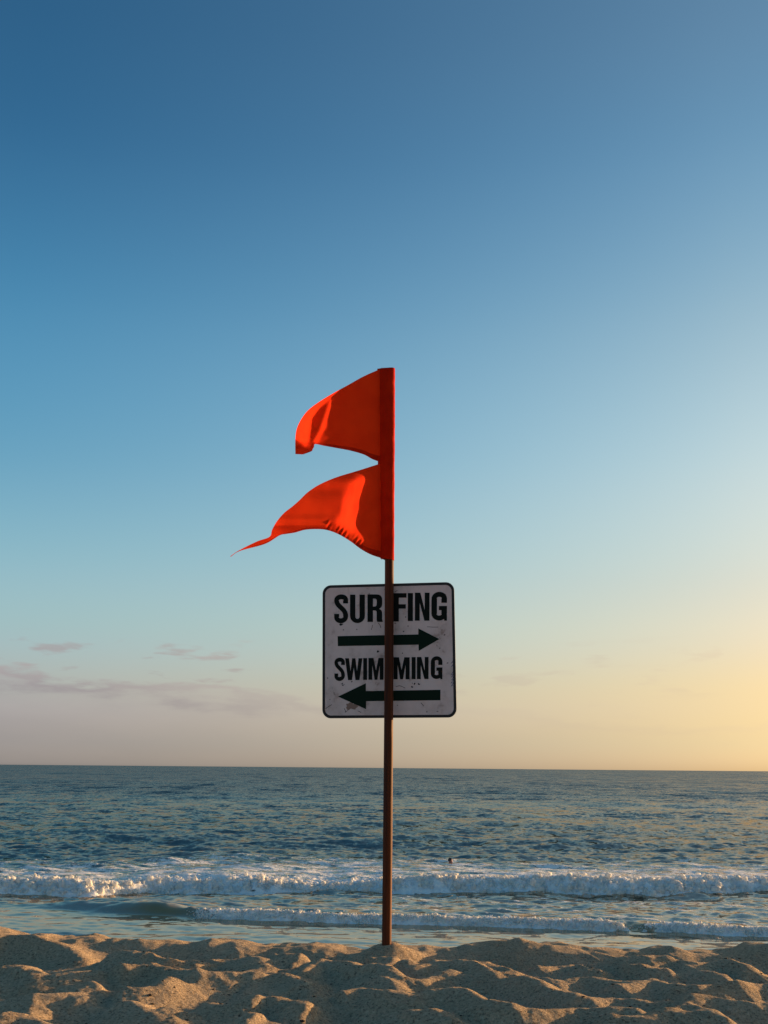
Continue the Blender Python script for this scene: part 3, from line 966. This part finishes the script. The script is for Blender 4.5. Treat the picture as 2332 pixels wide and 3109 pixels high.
Z2 = lambda p: (660 + p[0] / 2.765, 1080 + p[1] / 2.765)     # close-up of the flag -> photograph
flag = empty('flag', (pole_x(1.67), POLE[1], 1.67))
tag(flag, 'orange-red cloth flag with two pennant tails flying left from the post top', 'flag')
FL = np.array(flag.location)


def inside(px, py, poly):
    r = np.zeros(px.shape, bool)
    n = len(poly)
    for i in range(n):
        (x0, y0), (x1, y1) = poly[i], poly[(i + 1) % n]
        c = ((y0 > py) != (y1 > py)) & (px < (x1 - x0) * (py - y0) / (y1 - y0 + 1e-9) + x0)
        r ^= c
    return r


# how fast the cloth turns towards the viewer as it runs to the left of the post (slope), on a raster over the close-up
st = 4
rx_ = np.arange(0, 1660, st); ry_ = np.arange(0, 1828, st)
PX, PY = np.meshgrid(rx_, ry_)
K = np.where(PY < 900, 0.77, 0.77)
up = PY < 900
lit1 = inside(PX, PY, [(1100, 240), (980, 300), (850, 380), (740, 450), (660, 540), (630, 700), (740, 760), (765, 690), (772, 620), (790, 520), (850, 430), (960, 340)])
dark1 = inside(PX, PY, [(960, 350), (850, 440), (800, 530), (780, 620), (770, 700), (800, 760), (830, 730), (880, 620), (960, 380)])
ridge1 = inside(PX, PY, [(972, 365), (952, 368), (870, 618), (806, 735), (826, 742), (892, 622)])
K = np.where(dark1, 0.52, K); K = np.where(lit1, 2.6, K); K = np.where(ridge1, 2.6, K)
hem1 = inside(PX, PY, [(640, 690), (800, 800), (780, 850), (640, 850)])
K = np.where(hem1, 0.5, K)
tri1 = inside(PX, PY, [(900, 600), (945, 640), (940, 740), (850, 690)]); K = np.where(tri1, 0.72, K)
lit2 = inside(PX, PY, [(1300, 985), (1210, 1010), (1110, 1080), (1065, 1150), (1050, 1260), (1030, 1360), (985, 1400), (1060, 1460), (1150, 1480), (1170, 1420), (1210, 1320), (1200, 1230), (1240, 1160), (1230, 1110), (1305, 1040)])
lit2b = inside(PX, PY, [(1322, 1030), (1280, 1110), (1235, 1160), (1290, 1140), (1315, 1090)]) | inside(PX, PY, [(1303, 1170), (1225, 1290), (1210, 1330), (1290, 1250), (1305, 1210)]) | inside(PX, PY, [(1335, 1365), (1290, 1485), (1300, 1490), (1335, 1390)]) | inside(PX, PY, [(1340, 1490), (1355, 1520), (1295, 1600), (1285, 1590)]) | inside(PX, PY, [(1160, 1400), (1230, 1480), (1290, 1590), (1270, 1600), (1200, 1520), (1130, 1470)])
drk2 = inside(PX, PY, [(1345, 950), (1300, 1100), (1240, 1200), (1215, 1330), (1260, 1500), (1330, 1600), (1370, 1500), (1365, 1000)]) & ~lit2b
K = np.where(drk2, 0.72, K); K = np.where(lit2, 1.9, K); K = np.where(lit2b, 1.7, K)
rip = np.sin((PX * 0.80 + PY * 0.45) / 5.2) * (0.5 + 0.5 * np.sin(PX / 23.0))
lowedge = np.interp(PX, [850, 930, 1020, 1120, 1200, 1280, 1370], [1455, 1465, 1500, 1560, 1620, 1668, 1690])
pk = np.exp(-((lowedge - PY - 42) / 38.0) ** 2) * ((PX > 915) & (PX < 1390))
K = blur(K, 2.6)
KR = 2.2 * blur(rip * pk, 0.8)
K = K + np.where(up, 0, 0.28 * np.exp(-((PX - 480) / 60.0) ** 2 - ((PY - 1430) / 90.0) ** 2))
K = K + 0.05 * gn(PX / 160.0, PY / 110.0, 301) + 0.04 * gn(PX / 60.0, PY / 60.0, 302) + blur(lit2 * 1.0, 4) * (0.9 * gn(PX / 42.0 + PY / 160.0, PY / 150.0, 303) + 0.5 * gn(PX / 20.0 + PY / 60.0, PY / 90.0, 304))
mpp = 4.95 / 3300 / 2.765                                   # metres for one close-up pixel
xs = np.clip(1350 - PX, 0, None) > 0
D = np.cumsum((K * xs)[:, ::-1], axis=1)[:, ::-1] * st * mpp
DR_ = np.cumsum((KR * xs)[:, ::-1], axis=1)[:, ::-1] * st * mpp
# let the depth vary gently from one thread line to the next
ku = np.exp(-0.5 * (np.arange(-20, 21) / 7.0) ** 2); ku /= ku.sum()
Dp = np.pad(D, ((20, 20), (0, 0)), 'edge')
Dv = sum(ku[i] * Dp[i:i + D.shape[0]] for i in range(41))
D = np.where(PY < 905, blur(D, 1.6), blur(Dv, 1.2)) + blur(DR_, 1.0) + 0.020


def depth_at(px, py):
    i = np.clip(py / st, 0, D.shape[0] - 1.001); j = np.clip(px / st, 0, D.shape[1] - 1.001)
    i0 = i.astype(int); j0 = j.astype(int); fi = i - i0; fj = j - j0
    return (D[i0, j0] * (1 - fi) * (1 - fj) + D[i0 + 1, j0] * fi * (1 - fj) + D[i0, j0 + 1] * (1 - fi) * fj + D[i0 + 1, j0 + 1] * fi * fj)


def resample(pts, n):
    P = np.array(pts, float)
    # smooth curve through the points (Catmull-Rom)
    Q = np.vstack([2 * P[0] - P[1], P, 2 * P[-1] - P[-2]])
    out = []
    m_ = len(P) - 1
    for t in np.linspace(0, m_ - 1e-6, n):
        i = int(t); f = t - i
        p0, p1, p2, p3 = Q[i], Q[i + 1], Q[i + 2], Q[i + 3]
        out.append(0.5 * (2 * p1 + (p2 - p0) * f + (2 * p0 - 5 * p1 + 4 * p2 - p3) * f * f + (3 * p1 - p0 - 3 * p2 + p3) * f ** 3))
    return np.array(out)


def pennant(name, top, bot, nu, nv, v0=0.0, v1=1.0, lift=0.0, parent=None, mat=None):
    T = resample(top, nu); B = resample(bot, nu)
    v = np.linspace(v0, v1, nv)[None, :, None]
    P = T[:, None, :] * (1 - v) + B[:, None, :] * v
    dep = depth_at(P[..., 0], P[..., 1]) + lift
    q = at_y(660 + P[..., 0] / 2.765, 1080 + P[..., 1] / 2.765, POLE[1] - 0.002 - dep)
    me = mesh_np(name, (q - FL).reshape(-1, 3), grid_faces(nu, nv))
    return link(name, me, mat or MFLAG, parent or flag)


UT = [(1375, 108), (1230, 172), (1090, 250), (980, 310), (850, 390), (760, 460), (700, 540), (665, 620), (655, 700), (654, 760), (655, 826)]
UB = [(1375, 895), (1300, 868), (1230, 830), (1120, 798), (1000, 775), (900, 757), (822, 742), (812, 765), (800, 785), (790, 802), (720, 829)]
up_ = pennant('upper_pennant', UT, UB, 150, 110)
pennant('hem', UT, UB, 150, 8, 0.935, 0.997, 0.0012, up_, MDOUBLE)
LT = [(1375, 903), (1180, 965), (1000, 1020), (860, 1080), (760, 1145), (690, 1212), (630, 1265), (560, 1320), (500, 1390), (460, 1460), (437, 1520), (330, 1560), (180, 1635), (108, 1684)]
LB = [(1395, 1705), (1290, 1670), (1200, 1620), (1120, 1560), (1020, 1500), (930, 1466), (850, 1456), (740, 1461), (650, 1485), (575, 1497), (520, 1510), (400, 1580), (190, 1639), (112, 1688)]
lo_ = pennant('lower_pennant', LT, LB, 170, 120)
pennant('hem', LT, LB, 170, 8, 0.925, 0.997, 0.0012, lo_, MDOUBLE)

# sleeve: the tube of cloth drawn over the post, flat behind it towards the pennants
nz, na = 150, 64
zb_, zt_ = float(at_y(1190.0, 1702.0, POLE[1])[2]), float(at_y(1190.0, 1122.0, POLE[1])[2])
zz = np.linspace(zb_, zt_, nz)
aa = np.linspace(0, 2 * math.pi, na, endpoint=False)
ZZ, PA = np.meshgrid(zz, aa, indexing='ij')
f = (ZZ - zb_) / (zt_ - zb_)
rr = 0.0232 + 0.0045 * f + 0.0012 * gn(ZZ * 9, np.cos(PA) * 1.5 + 3, 311) + 0.0009 * gn(ZZ * 28, np.sin(PA) * 2, 312)
ca, sa = np.cos(PA), np.sin(PA)
tail = sstep(0.0, 1.0, -ca) * (0.030 - 0.012 * (1 - sstep(0, 0.06, f)))
X_ = rr * ca - tail - 0.0005
Y_ = rr * sa * (1 - 0.86 * sstep(0.35, 1.0, -ca)) - 0.019 * sstep(0.2, 1.0, -ca)
Z_ = ZZ + 0.004 * ca * sstep(0.96, 1, f) - 0.006 * (1 - ca) * (sstep(0.9, 1, f) - 1) * (1 - sstep(0, 0.05, f)) * 0.5
px_ = np.array([pole_x(z) for z in zz])[:, None]
co = np.stack([X_ + px_ - FL[0], Y_ + POLE[1] - FL[1], Z_ - FL[2]], -1).reshape(-1, 3)
idx = np.arange(nz * na).reshape(nz, na)
fc = np.stack([idx[:-1], np.roll(idx[:-1], -1, 1), np.roll(idx[1:], -1, 1), idx[1:]], -1).reshape(-1, 4)
me = mesh_np('sleeve', co, fc)
bm = bmesh.new(); bm.from_mesh(me); bm.verts.ensure_lookup_table()
bm.faces.new([bm.verts[i] for i in idx[-1]])
bm.to_mesh(me); bm.free()
sl = link('sleeve', me, MDOUBLE, flag)
# seam where the pennants are stitched to the sleeve
sx_ = (px_[:, 0] - 0.0365 - FL[0])
co = np.stack([np.stack([sx_ + d, np.full(nz, -0.0245 + e) , zz - FL[2]], -1) for d, e in ((-0.0012, 0.003), (-0.0008, 0), (0.0012, -0.0006), (0.0024, 0.001))], 1).reshape(-1, 3)
link('seam', mesh_np('seam', co, grid_faces(nz, 4)), MDOUBLE, sl)

# ------------------------------------------------------------------ person swimming beyond the surf
m = Mat('wet_skin')
MSKIN = m.done(m.bsdf((0.42, 0.16, 0.12, 1), 0.4, 0.5))
MHAIR = simple('wet_dark_hair', (0.03, 0.012, 0.012), 0.35)
swx, swy = 3.0, 49.4
wz, _, _, _, _ = sea_state(np.array([swx]), np.array([swy]), np.array([0.1]))
person = empty('person', (swx, swy, SEA + float(wz[0]) - 0.11))
tag(person, 'person with dark hair swimming behind the larger breaker, only the head above water', 'person')
J = [((0, 0, -0.45), (.15, .11)), ((0, 0, -0.18), (.17, .11)), ((0, 0, 0.0), (.13, .10)), ((0.005, 0, 0.07), (.06, .06)), ((0.015, 0, 0.13), (.075, .08)), ((0.02, 0, 0.22), (.078, .098)), ((0.02, 0, 0.28), (.05, .06)),
     ((-0.19, 0, -0.03), (.065, .065)), ((-0.36, -0.14, -0.07), (.045, .045)), ((-0.55, -0.22, -0.05), (.035, .03)), ((-0.66, -0.25, -0.05), (.04, .02)),
     ((0.19, 0, -0.04), (.065, .065)), ((0.33, -0.18, -0.12), (.045, .045)), ((0.40, -0.38, -0.12), (.035, .03)), ((0.42, -0.48, -0.12), (.04, .02)), ((0.11, 0, 0.175), (.014, .012))]
ED = [(0, 1), (1, 2), (2, 3), (3, 4), (4, 5), (5, 6), (2, 7), (7, 8), (8, 9), (9, 10), (2, 11), (11, 12), (12, 13), (13, 14), (4, 15)]
me = bpy.data.meshes.new('body'); me.from_pydata([j[0] for j in J], ED, [])
tmp = bpy.data.objects.new('tmp', me); C.objects.link(tmp)
md = tmp.modifiers.new('skin', 'SKIN'); tmp.modifiers.new('sub', 'SUBSURF').levels = 2
for i, sv in enumerate(me.skin_vertices[0].data):
    sv.radius = J[i][1]; sv.use_root = (i == 0)
bpy.context.view_layer.update()
bme = bpy.data.meshes.new_from_object(tmp.evaluated_get(bpy.context.evaluated_depsgraph_get()))
bpy.data.objects.remove(tmp)
body = link('body', bme, MSKIN, person)
bm = bmesh.new(); bmesh.ops.create_uvsphere(bm, u_segments=20, v_segments=14, radius=1.0)
bmesh.ops.delete(bm, geom=[v for v in bm.verts if v.co.z < -0.35 + 1.0 * max(v.co.x, 0)], context='VERTS')
for v in bm.verts:
    k = 1 + 0.05 * math.sin(9 * v.co.y + 5 * v.co.z)
    v.co = Vector((v.co.x * 0.102 * k + 0.006, v.co.y * 0.092 * k, v.co.z * 0.118 * k + 0.205))
me = bpy.data.meshes.new('hair'); bm.to_mesh(me); bm.free()
link('hair', me, MHAIR, person)

# ------------------------------------------------------------------ bits of weed and shell on the sand
r = np.random.default_rng(77)
n = 420
x = r.uniform(-1.6, 1.6, n); y = r.uniform(3.3, 5.1, n)
ix = np.searchsorted(ax, x); iy = np.searchsorted(ay, y)
z = GZ[iy, ix]
V = I0[None] * (1 + r.uniform(-0.35, 0.35, (n, len(I0), 1)))
V = V * (r.uniform(0.0012, 0.0036, n) * (1 + 0.9 * (r.random(n) > 0.95)))[:, None, None]
V[:, :, 0] *= r.uniform(0.7, 2.4, n)[:, None]; V[:, :, 2] *= 0.6
V = V + np.stack([ax[ix], ay[iy], z + 0.001], -1)[:, None, :]
Fd = (F0[None] + (np.arange(n) * len(I0))[:, None, None]).reshape(-1, 3)
deb = link('sand_debris', mesh_np('sand_debris', V.reshape(-1, 3), Fd), simple('dry_weed', (0.045, 0.034, 0.026), 0.9, 0.1))
tag(deb, 'scattered dark specks of dried weed and pebble on the sand', 'debris', kind='stuff')
